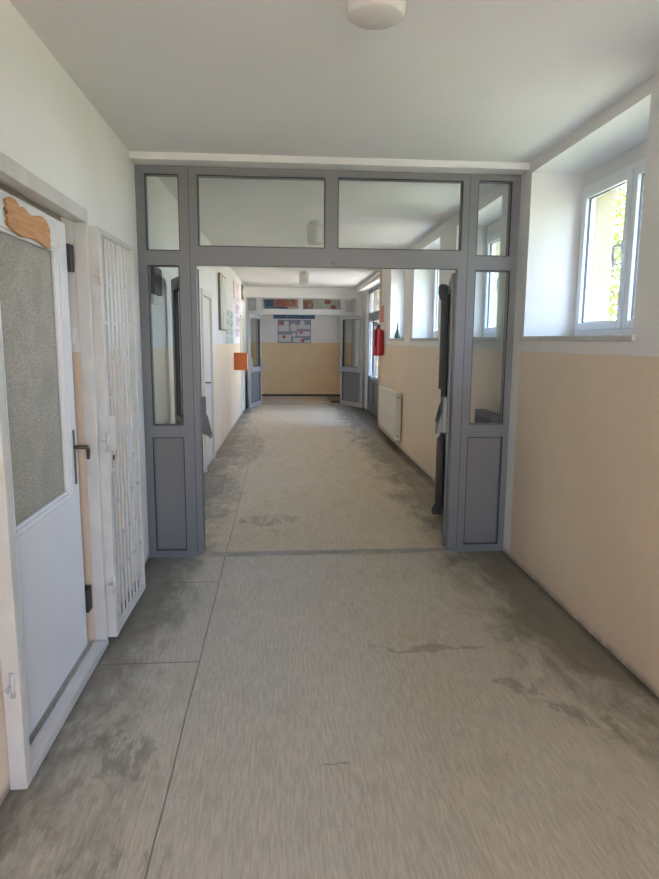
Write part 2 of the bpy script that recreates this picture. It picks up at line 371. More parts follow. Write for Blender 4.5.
# right wall: niches (inner layer) and window openings (outer layer)
NZ0, NZ1, ND = 1.605, 2.735, 0.36
FX = 2.325                                 # outer face of the facade
WX = 2.08                                  # inner face of the windows
near_n = [(0.96, 2.36), (3.04, 4.45)]
far_n = [(5.14, 6.50), (7.20, 8.66), (9.32, 10.58)]
def rwall(name, y0, y1, niches, mat_, zc):
    b = MB()
    def q(ya, yb, za, zb, x0=None): b.prism([(x0 or xr(ya), ya), (x0 or xr(yb), yb), (2.16, yb), (2.16, ya)], za, zb)
    q(y0, y1, 0, NZ0); q(y0, y1, NZ1, zc)
    ys = [y0] + [v for n_ in niches for v in n_] + [y1]
    for a, c in zip(ys[::2], ys[1::2]): q(a, c, NZ0, NZ1)
    for a, c in niches:                      # masonry below and above the window itself
        b.box(WX, a, NZ0, 2.16, c, 1.64); b.box(WX, a, 2.645, 2.16, c, NZ1)
    struct(b, name, mat_)
    b = MB()
    b.box(2.16, y0, -0.2, FX, y1, 1.64); b.box(2.16, y0, 2.645, FX, y1, 3.2)
    for a, c in zip(ys[::2], ys[1::2]): b.box(2.16, a, 1.64, FX, c, 2.645)
    struct(b, 'wall_facade', M['facade'])
rwall('wall_right', YB, YP + 0.0, near_n, M['wall_near'], ZC)
rwall('wall_right_far', YP + 0.0005, 11.80, far_n, M['wall_far'], ZF)

# recess with the glazed exit door, far right
b = MB(); RX = 2.03
b.box(RX, 11.8, 0, 2.16, 12.25, ZF); b.box(RX, 14.95, 0, 2.16, YQ + 0.1, ZF); b.box(RX, 12.25, 2.73, 2.16, 14.95, ZF)
struct(b, 'wall_right_recess', M['white'])
b = MB(); b.box(2.16, 11.8, -0.2, 2.42, 12.25, 3.2); b.box(2.16, 14.95, -0.2, 2.42, 16.4, 3.2); b.box(2.16, 12.25, 2.73, 2.42, 14.95, 3.2); struct(b, 'wall_facade', M['facade'])
# wall over and beside the far partition; vestibule behind
b = MB(); b.box(-3.0, YQ, 2.62, 2.1, YQ + 0.12, ZF); b.box(-3.0, YQ, 0, -0.80, YQ + 0.12, 2.62); b.box(1.88, YQ, 0, 2.1, YQ + 0.12, 2.62)
struct(b, 'wall_far_partition', M['white'])
struct(MB().box(-3.0, YV, 0, 2.42, YV + 0.3, 3.2), 'wall_back', M['wall_back'])
struct(MB().box(-3.3, YQ + 0.12, 0, -3.0, YV + 0.3, 3.2), 'wall_vestibule', M['wall_far'])
b = MB(); b.box(2.1, 16.07, 0, 2.42, 16.5, 3.2); b.box(2.1, 17.2, 0, 2.42, YV, 3.2); b.box(2.1, 16.5, 0, 2.42, 17.2, 1.8); b.box(2.1, 16.5, 2.6, 2.42, 17.2, 3.2)
struct(b, 'wall_vestibule', M['wall_far'])
struct(MB().box(-3.0, YV - 0.02, 0, 2.1, YV, 0.055), 'baseboard_back', M['skirt'], 0.003)
# wall behind the photographer, with an open glazed entrance
b = MB(); b.box(-1.35, YB - 0.3, 0, -0.3, YB, 3.2); b.box(1.2, YB - 0.3, 0, 2.42, YB, 3.2); b.box(-0.3, YB - 0.3, 2.1, 1.2, YB, 3.2)
struct(b, 'wall_behind', M['wall_near'])
# thresholds
struct(MB().box(-0.60, YP - 0.01, 0.0, 1.30, YP + 0.07, 0.012), 'threshold_trim', M['grime'], 0.004)
struct(MB().box(-0.46, YQ + 0.22, 0.0, 1.52, YQ + 0.27, 0.010), 'threshold_trim', M['grime'], 0.003)
# outdoors
struct(MB().box(2.42, -40, -0.6, 60, 70, -0.35), 'ground', M['grass'])
struct(MB().box(2.43, 7.0, -0.35, 5.0, 40, -0.31), 'path', M['paving'])
struct(MB().box(5.001, 7.0, -0.35, 16, 19.0, -0.312), 'path_bounce', M['paving'])  # unseen paving added to bounce warm sunlight into the far windows
struct(MB().box(-8, -20, -0.35, 2.42, YB - 0.3, -0.12), 'path_entrance', M['paving'])

# ------------------------------------------------------------------ PVC windows
def make_window(y0, y1, handle=True):
    z0, z1 = 1.64, 2.645; w = empty('window', (WX, y0, z0), kind='structure')
    L, Hh = y1 - y0, z1 - z0
    def ring(b, a0, a1, c0, c1, t, xa, xb):
        b.box(xa, a0, c0, xb, a0 + t, c1); b.box(xa, a1 - t, c0, xb, a1, c1); b.box(xa, a0 + t, c0, xb, a1 - t, c0 + t); b.box(xa, a0 + t, c1 - t, xb, a1 - t, c1)
    b = MB(); ring(b, 0, L, 0, Hh, 0.055, 0.0, 0.07); CM = L / 2 + 0.04; b.box(0.0, CM - 0.03, 0.055, 0.07, CM + 0.03, Hh - 0.055)
    b.build('frame', M['pvc'], w, 0.004)
    for i, (a, c) in enumerate(((0.045, CM - 0.012), (CM + 0.012, L - 0.045))):
        b = MB(); ring(b, a, c, 0.04, Hh - 0.04, 0.050, -0.018, 0.052); sa = b.build('sash', M['pvc'], w, 0.005)
        b = MB(); ring(b, a + 0.050, c - 0.050, 0.090, Hh - 0.090, 0.005, 0.006, 0.018); b.build('gasket', M['window_gasket'], sa)
        b = MB(); b.box(0.018, a + 0.056, 0.096, 0.036, c - 0.056, Hh - 0.096); b.build('pane', M['glass'], sa)
        if handle and i == 1:
            hy = a + 0.025; hz = Hh / 2 + 0.02
            b = MB(); b.box(-0.032, hy - 0.014, hz - 0.035, -0.018, hy + 0.014, hz + 0.035)
            b.tube([(-0.03, hy, hz + 0.01), (-0.062, hy, hz + 0.01), (-0.07, hy + 0.02, hz), (-0.066, hy + 0.028, hz - 0.05), (-0.062, hy + 0.02, hz - 0.12)], [0.009, 0.010, 0.011, 0.011, 0.008])
            b.build('handle', M['pvc'], sa, 0.002)
    return w
for i, (a, c) in enumerate(near_n + far_n):
    w = make_window(a, c); w.name = 'window_%d' % (i + 1)
    d0, d1 = xr(a) - 0.022, xr(c) - 0.022
    b = MB(); b.prism([(d0, a - 0.035), (d1, c + 0.035), (xr(c), c + 0.035), (xr(c), c), (WX, c), (WX, a), (xr(a), a), (xr(a), a - 0.035)], NZ0, NZ0 + 0.032)
    b.build('windowsill', M['sill'], None, 0.005, kind='structure')
    portal('window_portal', 2.44, a, c, 1.64, 2.645)
p = portal('entrance_portal', 0.375, 0, 2.25, 0, 2.45); p.location = (0.45, YB - 0.31, 1.05); p.rotation_euler = (PI / 2, 0, 0)
p.data.size = 1.5; p.data.size_y = 2.1
portal('door_portal', 2.44, 12.25, 14.95, 0, 2.73); portal('vestibule_portal', 2.44, 16.5, 17.2, 1.8, 2.6)

# ------------------------------------------------------------------ partitions
def rect_frame(b, x0, x1, z0, z1, t, y0, y1):
    b.box(x0, y0, z0, x0 + t, y1, z1); b.box(x1 - t, y0, z0, x1, y1, z1); b.box(x0 + t, y0, z0, x1 - t, y1, z0 + t); b.box(x0 + t, y0, z1 - t, x1 - t, y1, z1)

def make_partition(name, label, y, x0, x1, zt, o0, o1, oz, cells, alu, panel, glassm, dep=0.065, cat='partition'):
    """cells: (x0,x1,z0,z1,kind)   the frame is everything between the openings"""
    root = empty(name, ((x0 + x1) / 2, y, 0), label=label, category=cat, kind='thing'); cx = (x0 + x1) / 2
    X = lambda v: v - cx
    b = MB()
    # posts and rails built as a grid with the cells and the door opening left out
    xs = sorted({x0, x1, o0, o1, *[c[0] for c in cells], *[c[1] for c in cells]}); zs = sorted({0.0, zt, oz, *[c[2] for c in cells], *[c[3] for c in cells]})
    for i in range(len(xs) - 1):
        run = None
        for j in range(len(zs) - 1):
            mx, mz = (xs[i] + xs[i + 1]) / 2, (zs[j] + zs[j + 1]) / 2
            hole = (o0 < mx < o1 and mz < oz) or any(c[0] < mx < c[1] and c[2] < mz < c[3] for c in cells)
            if hole:
                if run is not None: b.box(X(xs[i]), 0, run, X(xs[i + 1]), dep, zs[j]); run = None
            elif run is None: run = zs[j]
        if run is not None: b.box(X(xs[i]), 0, run, X(xs[i + 1]), dep, zt)
    b.build('frame', alu, root)
    for c in cells:
        t = 0.006
        q = MB(); rect_frame(q, X(c[0]), X(c[1]), c[2], c[3], 0.008, 0.012, dep - 0.005); fb = q.build('glazing_bead', alu, root)
        q = MB(); rect_frame(q, X(c[0]) + 0.0005, X(c[1]) - 0.0005, c[2] + 0.0005, c[3] - 0.0005, t, 0.004, 0.0119); q.build('gasket', M['gasket'], fb)
        q = MB(); a = (X(c[0]) + 0.008, 0.028, c[2] + 0.008, X(c[1]) - 0.008, 0.036, c[3] - 0.008); q.box(*a)
        q.build('pane' if c[4] == 'g' else 'panel', glassm if c[4] == 'g' else panel, root)
    return root
near_part = make_partition('glazed_partition', 'large grey aluminium partition with glass lights framing the near corridor opening', YP, XL, XR, 2.765, -0.575, 1.280, 2.112,
    [(-0.910, -0.680, 2.205, 2.712, 'g'), (-0.557, 0.326, 2.238, 2.712, 'g'), (0.412, 1.302, 2.238, 2.718, 'g'), (1.409, 1.655, 2.205, 2.722, 'g'),
     (-0.908, -0.690, 0.985, 2.108, 'g'), (1.409, 1.668, 0.985, 2.108, 'g'), (-0.915, -0.690, 0.050, 0.900, 'p'), (1.402, 1.672, 0.055, 0.892, 'p')],
    M['alu'], M['alu_panel'], M['glass'])
for x in (-0.618, 1.345): b = MB(); b.box(x - 0.371, -0.0015, 0.03, x - 0.368, 0.001, 2.76); b.build('profile_joint', M['gasket'], near_part)
b = MB(); b.box(-0.006 , -0.004, 2.128, 0.024, 0.0, 2.148); b.build('closer_clip', M['bolt'], near_part, 0.002)
far_part = make_partition('glazed_partition', 'distant grey partition with transom lights at the far end of corridor', YQ, -0.80, 1.88, 2.62, -0.46, 1.52, 2.215,
    [(-0.735, -0.560, 2.30, 2.575, 'g'), (-0.41, 0.485, 2.350, 2.585, 'g'), (0.58, 1.51, 2.350, 2.585, 'g'), (1.63, 1.80, 2.30, 2.575, 'g'),
     (-0.735, -0.560, 1.0, 2.2, 'g'), (1.63, 1.80, 1.0, 2.2, 'g'), (-0.735, -0.56, 0.08, 0.92, 'p'), (1.63, 1.80, 0.08, 0.92, 'p')],
    M['alu_light'], M['alu_panel'], M['glass'])

def make_leaf(host, hinge, rz, s, side, label, W_=0.915, z1=2.095, alu=None, panel=None, grp=None, mid=0.90, rod=True):
    """swing door leaf; extends along s*X, push bar on the side*Y face"""
    alu = alu or M['alu_dark']; panel = panel or M['alu_panel']
    root = empty('glazed_door', Vector(hinge) - host.location, rz, label=label); root.parent = host
    T = 0.025; st = 0.085
    def bx(b, a0, y0, z0, a1, y1, z1_): b.box(min(s * a0, s * a1), y0, z0, max(s * a0, s * a1), y1, z1_)
    b = MB(); g0 = 0.012
    bx(b, 0.0, -T, g0, st, T, z1); bx(b, W_ - st, -T, g0, W_, T, z1)
    bx(b, st, -T, g0, W_ - st, T, g0 + 0.12); bx(b, st, -T, mid - 0.06, W_ - st, T, mid + 0.06); bx(b, st, -T, z1 - 0.09, W_ - st, T, z1)
    fr = b.build('frame', alu, root, 0.003)
    for nm, z0_, z1_, m_ in (('pane', mid + 0.06, z1 - 0.09, M['glass']), ('panel', g0 + 0.12, mid - 0.06, panel)):
        b = MB(); bx(b, st - 0.002, -0.004, z0_ - 0.002, W_ - st + 0.002, 0.004, z1_ + 0.002); pn = b.build(nm, m_, root)
        b = MB()
        for sg in (-1, 1):
            ya, yb = sorted((sg * 0.005, sg * 0.023))
            bx(b, st, ya, z0_, st + 0.008, yb, z1_); bx(b, W_ - st - 0.008, ya, z0_, W_ - st, yb, z1_); bx(b, st + 0.008, ya, z0_, W_ - st - 0.008, yb, z0_ + 0.008); bx(b, st + 0.008, ya, z1_ - 0.008, W_ - st - 0.008, yb, z1_)
        b.build('gasket', M['gasket'], root)
    # push bar: two housings with arms, bar between
    y = side
    for a in (0.06, W_ - 0.055):
        pb = MB(); ya, yb = sorted((y * T, y * (T + 0.036))); bx(pb, a - 0.028, ya, mid + 0.0, a + 0.028, yb, mid + 0.28)
        hs = [(s * (a - 0.02), y * (T + 0.02), mid + 0.20), (s * (a - 0.02), y * (T + 0.050), mid + 0.13), (s * (a - 0.02), y * (T + 0.082), mid - 0.01), (s * (a - 0.02), y * (T + 0.066), mid - 0.04), (s * (a - 0.02), y * (T + 0.02), mid + 0.05)]
        pb.hull((hs, (s * 0.04, 0, 0)))
        pb.build('bar_housing', M['bolt'] if alu is M['alu_dark'] else alu, root, 0.004)
    b = MB(); b.tube([(s * 0.04, y * (T + 0.070), mid - 0.018), (s * (W_ - 0.04), y * (T + 0.070), mid - 0.018)], 0.014, 14); b.build('push_bar', M['alu_light'], root)
    if rod:
        ya, yb = sorted((y * T, y * (T + 0.060)))
        for za, zb in ((0.06, mid), (mid + 0.28, z1 - 0.06)): b = MB(); bx(b, W_ - 0.075, ya, za, W_ - 0.025, yb, zb); b.build('bolt_rod', M['alu_dark'], root, 0.006)
        for nm, z0_, z1_ in (('top_bolt', z1 - 0.15, z1 - 0.005), ('bottom_bolt', 0.03, 0.14)):
            b = MB(); hgt = z1_ - z0_; back = -(T + 0.034) if nm == 'top_bolt' else T
            prof = [(0.095, 0.10), (0.112, 0.45), (0.112, 0.85), (0.090, 1.0), (0.050, 0.98), (0.02, 0.82), (-0.01, 0.82), (-0.035, 0.90), (-0.058, 1.0), (-0.058, 0.7), (-0.045, 0.2), (-0.02, 0.0), (0.06, 0.0)]
            pts = [(s * (W_ - 0.08), y * max(u, back if nm == 'top_bolt' else T + 0.001), z0_ + v * hgt if nm == 'top_bolt' else z1_ - v * hgt) for u, v in prof]
            if nm == 'bottom_bolt': pts = [pts[i_] for i_ in (0, 1, 2, 3, 4)] + [(s * (W_ - 0.08), y * (T + 0.001), z0_), (s * (W_ - 0.08), y * (T + 0.001), z1_)]
            b.hull((pts, (s * 0.085, 0, 0))); b.build(nm, M['bolt'], root, 0.006)
    for zz in (0.25, 1.05, 1.85): b = MB(); b.tube([(0, -side * (T + 0.004), zz - 0.05), (0, -side * (T + 0.004), zz + 0.05)], 0.010, 10); b.build('hinge', M['alu_dark'], root)
    return root
make_leaf(near_part, (1.294, YP + 0.105, 0), math.radians(76.8 - 180), -1, -1, 'dark grey half-glazed swing door folded back from the near opening, seen edge-on')
make_leaf(near_part, (-0.592, YP + 0.105, 0), math.radians(108.5), 1, -1, 'grey half-glazed swing door folded back towards the left wall, behind the sidelight', rod=False)
make_leaf(far_part, (-0.465, YQ - 0.04, 0), math.radians(-105.5), 1, 1, 'distant grey swing door standing open beside the orange wall box', alu=M['alu_light'], rod=False, z1=2.19)
make_leaf(far_part, (1.525, YQ - 0.04, 0), math.radians(-59 - 180), -1, 1, 'distant grey swing door standing open near the far exit', W_=0.87, alu=M['alu_light'], rod=False, z1=2.19)

# ------------------------------------------------------------------ left: glazed wooden door and its steel security gate
door = empty('glazed_wooden_door', (-0.985, 2.24, 0.0), label='white wooden door with patterned glass upper half in the left wall', category='door', kind='thing')
DW, DZ0, DZ1 = 0.925, 0.055, 2.125         # leaf spans y 2.24 .. 3.165
g0, g1, gz0, gz1 = 0.160, 0.785, 0.88, 1.995
b = MB(); b.box(-0.04, 0, DZ0, 0, g0, DZ1); b.box(-0.04, g1, DZ0, 0, DW, DZ1); b.box(-0.04, g0, DZ0, 0, g1, gz0); b.box(-0.04, g0, gz1, 0, g1, DZ1)
b.build('leaf_board', M['enamel'], door, 0.003)
b = MB(); b.box(-0.026, g0, gz0, -0.020, g1, gz1); b.build('glass_pane', M['pattern_glass'], door)
b = MB()
def bead(x0, x1, t):
    b.box(x0, g0, gz0, x1, g0 + t, gz1); b.box(x0, g1 - t, gz0, x1, g1, gz1); b.box(x0, g0 + t, gz0, x1, g1 - t, gz0 + t); b.box(x0, g0 + t, gz1 - t, x1, g1 - t, gz1)
bead(-0.020, -0.006, 0.016); b.build('glazing_bead', M['enamel'], door, 0.003)
b = MB(); b.box(0, g0 - 0.03, gz0 - 0.03, 0.008, g0 - 0.018, gz1 + 0.03); b.box(0, g1 + 0.018, gz0 - 0.03, 0.008, g1 + 0.03, gz1 + 0.03); b.box(0, g0 - 0.018, gz0 - 0.03, 0.008, g1 + 0.018, gz0 - 0.018)
b.build('moulding', M['enamel'], door, 0.003)
b = MB(); b.box(0.0, 0.862, 0.905, 0.006, 0.884, 1.17); pl_ = b.build('handle_plate', M['brass'], door, 0.003)
b = MB(); b.tube([(0.0, 0.873, 1.085), (0.045, 0.873, 1.085), (0.056, 0.885, 1.083), (0.056, 0.912, 1.065), (0.050, 0.925, 1.02)], [0.010, 0.009, 0.010, 0.010, 0.008]); b.build('door_handle', M['brass'], door)
for z in (0.285, 1.975):
    b = MB(); b.box(-0.045, DW + 0.001, z - 0.062, 0.014, DW + 0.06, z + 0.062); b.build('frame_bracket', M['black'], door, 0.002, label='black metal bracket')
b = MB(); b.box(-0.2, 2.17 - 2.24, 2.1, -0.045, DW + 0.085, 2.17); b.box(-0.2, -0.07, 0, -0.045, -0.02, 2.1); b.build('door_frame', M['door_cream'], door)
# dark room behind the leaf, closed off
struct(MB().box(-1.34, 2.17, 0, -1.20, 3.25, 2.17), 'wall_door_recess', M['wall_left'])
struct(MB().box(-1.20, 2.17, 0.0, -0.975, 3.25, 0.03), 'door_sill_trim', M['sill'], 0.003)
# light switch on the reveal
b = MB(); b.box(-1.03, 3.236, 1.575, -0.985, 3.249, 1.655); sw = b.build('light_switch', M['pvc'], None, 0.004, label='small white light switch on the reveal beside the patterned-glass door', category='light switch')
b = MB(); b.box(-1.018, 3.231, 1.595, -0.997, 3.237, 1.635); b.build('rocker', M['pvc'], sw, 0.002)

# carved plaque
pts = []
top = [(0.0, 0.012), (0.05, 0.030), (0.09, 0.030), (0.13, 0.012), (0.17, 0.018), (0.22, 0.004), (0.26, 0.0), (0.31, 0.012), (0.36, 0.018), (0.41, 0.010), (0.44, -0.012)]
PL0 = 2.480; PZT = 2.080
for y_, z_ in top: pts.append((-0.984, PL0 + y_ * 1.0, PZT + z_))
for y_, z_ in [(0.452, -0.03), (0.44, -0.045), (0.452, -0.062), (0.44, -0.08), (0.455, -0.10), (0.40, -0.105), (0.34, -0.094), (0.27, -0.085), (0.20, -0.092), (0.13, -0.098), (0.06, -0.088), (0.015, -0.075),
               (0.002, -0.060), (0.016, -0.054), (0.0, -0.040), (0.018, -0.032), (-0.004, -0.018), (0.014, -0.010)]: pts.append((-0.984, PL0 + y_, PZT + z_))
b = MB(); b.hull((pts, (0.010, 0, 0)))
b.build('wooden_plaque', M['wood'], None, 0.002, label='scroll-edged brown wooden plaque fixed above the glass of the white door', category='plaque')

# steel gate frame
gf = empty('gate_frame', (-0.945, 2.68, 0), label='off-white steel gate frame mounted around the patterned-glass wooden door', category='gate frame', kind='thing')
fx0, fx1 = -0.024, 0.035
b = MB(); b.box(fx0, 3.232 - 2.68, 0.0, fx1, 3.272 - 2.68, 2.145); b.build('post', M['gate'], gf, 0.003)
b = MB(); b.box(fx0, 2.155 - 2.68, 0.0, fx1, 2.205 - 2.68, 2.145); b.build('post', M['gate'], gf, 0.003)
b = MB(); b.box(fx0, 2.155 - 2.68, 2.145, fx1, 3.266 - 2.68, 2.208); b.build('head_rail', M['gate'], gf, 0.003)
b = MB(); b.box(fx0, 2.206 - 2.68, 0.0, fx1, 3.227 - 2.68, 0.045); b.build('bottom_rail', M['gate'], gf, 0.003)

def make_gate_leaf(loc, rz, label, n=7, Wg=0.685):
    """barred leaf in local XZ plane; hinge at x=0, bars towards +x; front = -y"""
    root = empty('barred_gate', loc, rz, label=label, category='gate', kind='thing')
    z0, z1, t = 0.035, 2.135, 0.052
    b = MB(); b.box(0.0, 0.0, z0, 0.050, t, z1); b.build('hinge_stile', M['gate'], root, 0.003)
    b = MB(); b.box(Wg - 0.025, 0.004, z0, Wg, 0.034, z1); b.build('end_stile', M['gate'], root, 0.003)
    b = MB(); b.box(0.05, 0.004, z1 - 0.026, Wg - 0.03, 0.034, z1); b.build('top_rail', M['gate'], root, 0.002)
    b = MB(); b.box(0.05, 0.004, z0, Wg - 0.03, 0.034, z0 + 0.03); b.build('bottom_rail', M['gate'], root, 0.002)
    xs = [0.05 + (Wg - 0.08) * (i + 1) / (n + 1) for i in range(n)]
    for i, x in enumerate(xs):
        b = MB(); b.box(x - 0.006, 0.008, z0 + 0.03, x + 0.006, 0.020, z1 - 0.026); b.build('bar', M['gate'], root, 0.002)
    ed = [0.05] + xs + [Wg - 0.03]
    for i in range(len(ed) - 1):
        z = 1.68 + (0.19 if i % 2 else 0.0)
        while z > z0 + 0.1:
            if not (i in (0, 1) and 0.98 < z < 1.24):
                b = MB(); b.box(ed[i] + 0.004, 0.009, z - 0.008, ed[i + 1] - 0.004, 0.019, z + 0.008); b.build('tie_bar', M['gate'], root)
            z -= 0.38
    b = MB(); b.box(0.052, 0.002, 1.02, 0.052 + 0.11, 0.034, 1.21); lk = b.build('lock_box', M['door_cream'], root, 0.004)
    b = MB(); b.box(0.085, -0.0005, 0.975, 0.108, 0.004, 1.0); b.build('keyhole', M['black'], lk)
    return root
gr = make_gate_leaf((-0.866, 3.277, 0), math.radians(90 - 1.2), 'off-white barred security gate folded open against the wall before the partition')
for z in (0.33, 1.085, 1.905):
    b = MB(); b.tube([(-0.014, -0.002, z - 0.048), (-0.014, -0.002, z + 0.048)], 0.009, 12); b.box(-0.035, -0.004, z - 0.004, -0.008, 0.03, z + 0.004)
    b.build('hinge', M['gate'], gr)
b = MB(); b.tube([(0.012, 2.150 - 2.68, 0.36), (0.012, 2.150 - 2.68, 0.45)], 0.008, 12); b.box(0.004, 2.10 - 2.68, 0.397, 0.014, 2.156 - 2.68, 0.409); b.build('hinge_pin', M['gate'], gf)

# ------------------------------------------------------------------ left wall beyond: flat doors
def flat_door(name, y0, y1, zt, label):
    x = xl((y0 + y1) / 2); rz = -math.atan(0.0137)
    root = empty(name, (x, y0, 0), rz, kind='structure')
    L = y1 - y0
    b = MB(); b.box(-0.10, 0.0, 0, 0.02, 0.07, zt); b.box(-0.10, L - 0.07, 0, 0.02, L, zt); b.box(-0.10, 0.07, zt - 0.07, 0.02, L - 0.07, zt); b.build('door_frame', M['door_cream'], root, 0.004)
    b = MB(); b.box(-0.05, 0.075, 0.01, -0.008, L - 0.075, zt - 0.075); b.build('leaf_board', M['door_cream'], root, 0.003)
    b = MB(); b.box(-0.12, 0.07, 0, -0.06, L - 0.07, zt - 0.07); b.build('backing', M['door_cream'], root)
    yy = 0.20
    b = MB(); b.box(-0.008, yy - 0.02, 0.93, 0.0, yy + 0.02, 1.17); pl0 = b.build('handle_plate', M['brass'], root, 0.003)
    b = MB(); b.tube([(0, yy, 1.08), (0.05, yy, 1.08), (0.055, yy + 0.10, 1.07)], 0.009); b.build('door_handle', M['brass'], pl0)
    return root
d = flat_door('door_1', D2[0], D2[1], D2[2], ''); d2 = flat_door('door_2', D3[0], D3[1], D3[2], '')

# ------------------------------------------------------------------ ceiling lights
def make_light():
    root = empty('ceiling_light', (0, 0, 0), category='ceiling light', kind='thing')
    b = MB(); b.lathe([(0.075, 0.0), (0.078, -0.012), (0.066, -0.030), (0.055, -0.034)], (0, 0, 0)); b.build('base', M['pvc'], root)
    b = MB(); b.lathe([(0.060, -0.030), (0.098, -0.034), (0.101, -0.05), (0.096, -0.13), (0.091, -0.210), (0.088, -0.224), (0.078, -0.232), (0.03, -0.236)], (0, 0, 0), 48); b.build('lamp_shade', M['frosted'], root)
    return root
L0 = make_light(); L0['group'] = 'ribbed glass ceiling lights'
spots = [((0.300, 2.12, ZC), 'ribbed opal glass ceiling light nearest the viewer, cut by the top edge'),
         ((0.40, 7.15, ZF), 'ribbed opal glass ceiling light seen through the left transom window'),
         ((0.46, 12.2, ZF), 'small opal glass ceiling light above the far end of corridor')]
for i, (p_, lb) in enumerate(spots):
    o = L0 if i == 0 else copy_tree(L0)
    o.location = p_; o['label'] = lb

# ------------------------------------------------------------------ radiators, pipes
def radiator(y0, y1, z0, z1, x_off, label, m, dep=0.09):
    x = xr((y0 + y1) / 2) - 0.03; root = empty('radiator', (x, y0, z0), -math.atan(0.0125), label=label, category='radiator', kind='thing')
    L, Hh = y1 - y0, z1 - z0; b = MB(); b.box(-dep, 0, 0.012, -dep + 0.012, L, Hh - 0.012); b.box(-0.014, 0, 0.012, 0, L, Hh - 0.012)
    nr = max(6, int(L / 0.05))
    for i in range(nr):
        yy = (i + 0.5) * L / nr; b.box(-dep - 0.006, yy - 0.012, 0.05, -dep + 0.001, yy + 0.012, Hh - 0.05)
    b.build('body', m, root, 0.003)
    for ya in (-0.003, L - 0.008): b = MB(); b.box(-dep, ya, 0.0, 0.0, ya + 0.011, Hh); b.build('side_panel', m, root, 0.003)
    b = MB(); b.box(-dep + 0.002, 0.008, Hh - 0.014, -0.002, L - 0.008, Hh); 
    b.build('top_grille', m, root, 0.002)
    for zz in (0.06, Hh - 0.06): b = MB(); b.tube([(-dep / 2, -0.022, zz), (-dep / 2, 0.0, zz)], 0.017, 12); b.build('plug', M['steel'], root)
    b = MB()
    for yy in (0.2, L - 0.2): b.box(-0.016, yy - 0.015, 0.1, 0.024, yy + 0.015, Hh - 0.1); b.build('bracket', M['steel'], root); b = MB()
    return root
radiator(9.28, 10.95, 0.14, 0.84, 0, 'cream white panel radiator under the sill holding the pointed bottle', M['radiator'])
radiator(4.82, 5.24, 0.35, 1.04, 0, 'dark lilac-grey ribbed radiator behind the right sidelight', M['lilac'])
b = MB()
yp_ = 11.62
b.tube([(xr(yp_) - 0.025, yp_, 0.05), (xr(yp_) - 0.025, yp_, ZF - 0.02)], 0.011); b.tube([(xr(yp_) - 0.025, yp_ - 0.10, 0.05), (xr(yp_) - 0.025, yp_ - 0.10, ZF - 0.02)], 0.009)
b.build('heating_pipe', M['pipe'], None, label='pair of thin cream heating pipes rising beside the red extinguisher', category='pipe', kind='thing')
b = MB(); b.tube([(1.83, 11.75, ZF - 0.075), (1.90, 15.9, ZF - 0.075)], 0.014); b.build('heating_pipe', M['pipe'], None, label='thin pipe running under the ceiling above the far exit door', category='pipe', kind='thing')
struct(MB().prism([(xr(11.8), 11.8), (RX, 11.8), (RX, YQ), (1.88, YQ)], 2.74, ZF - 0.001), 'beam_over_exit', M['white'])

# ------------------------------------------------------------------ fire extinguisher
ext = empty('fire_extinguisher', (1.722, 11.22, 1.34), label='red fire extinguisher hung on the right wall beside the far exit', category='fire extinguisher', kind='thing')
b = MB(); b.lathe([(0.085, 0.0), (0.097, 0.012), (0.098, 0.03), (0.098, 0.38), (0.09, 0.425), (0.06, 0.455), (0.03, 0.47), (0.026, 0.49)], (0, 0, 0)); b.build('cylinder', M['red'], ext)
b = MB(); b.lathe([(0.022, 0.49), (0.026, 0.495), (0.026, 0.53), (0.014, 0.54)], (0, 0, 0)); b.hull(([(-0.01, -0.008, 0.53), (-0.12, -0.008, 0.575), (-0.12, -0.008, 0.59), (0.0, -0.008, 0.56)], (0, 0.016, 0))); b.hull(([(-0.01, -0.008, 0.51), (-0.11, -0.008, 0.525), (-0.11, -0.008, 0.535), (0, -0.008, 0.53)], (0, 0.016, 0))); b.build('valve', M['black'], ext, 0.002)
b = MB(); b.tube([(0.0, -0.02, 0.51), (-0.02, -0.07, 0.54), (-0.05, -0.105, 0.48), (-0.06, -0.115, 0.35), (-0.06, -0.112, 0.15)], 0.010); b.build('hose', M['black'], ext)
b = MB(); b.box(0.0, -0.02, 0.40, 0.095, 0.02, 0.44); b.build('bracket', M['black'], ext)
b = MB(); b.box(xr(11.4) - 0.010, 11.30, 1.93, xr(11.4), 11.55, 2.21); b.build('safety_sign', M['pinkred'], None, 0.001, label='faded red sign board fixed above the fire extinguisher', category='sign')

# pointed bottle on the far sill
b = MB(); b.lathe([(0.045, 0.0), (0.05, 0.01), (0.045, 0.06), (0.030, 0.10), (0.014, 0.145), (0.010, 0.20), (0.006, 0.245)], (1.87, 10.18, NZ0 + 0.032), 24)
b.build('pointed_bottle', M['dark_green'], None, label='small dark green pointed bottle standing on the far window sill', category='bottle')

# ------------------------------------------------------------------ orange box and wall papers on the left
b = MB(); b.box(0.0, 0.0, 0.0, 0.25, 0.16, 0.325); ob = b.build('wall_box', M['orange'], None, 0.006, label='bright orange metal box projecting from the left wall before distant doors', category='box'); ob.location = (xl(12.2), 12.2, 1.035)
b = MB(); b.box(0.2505, 0.02, 0.02, 0.256, 0.14, 0.30); b.build('box_door', M['paper'], ob, 0.002, label='pale side door')

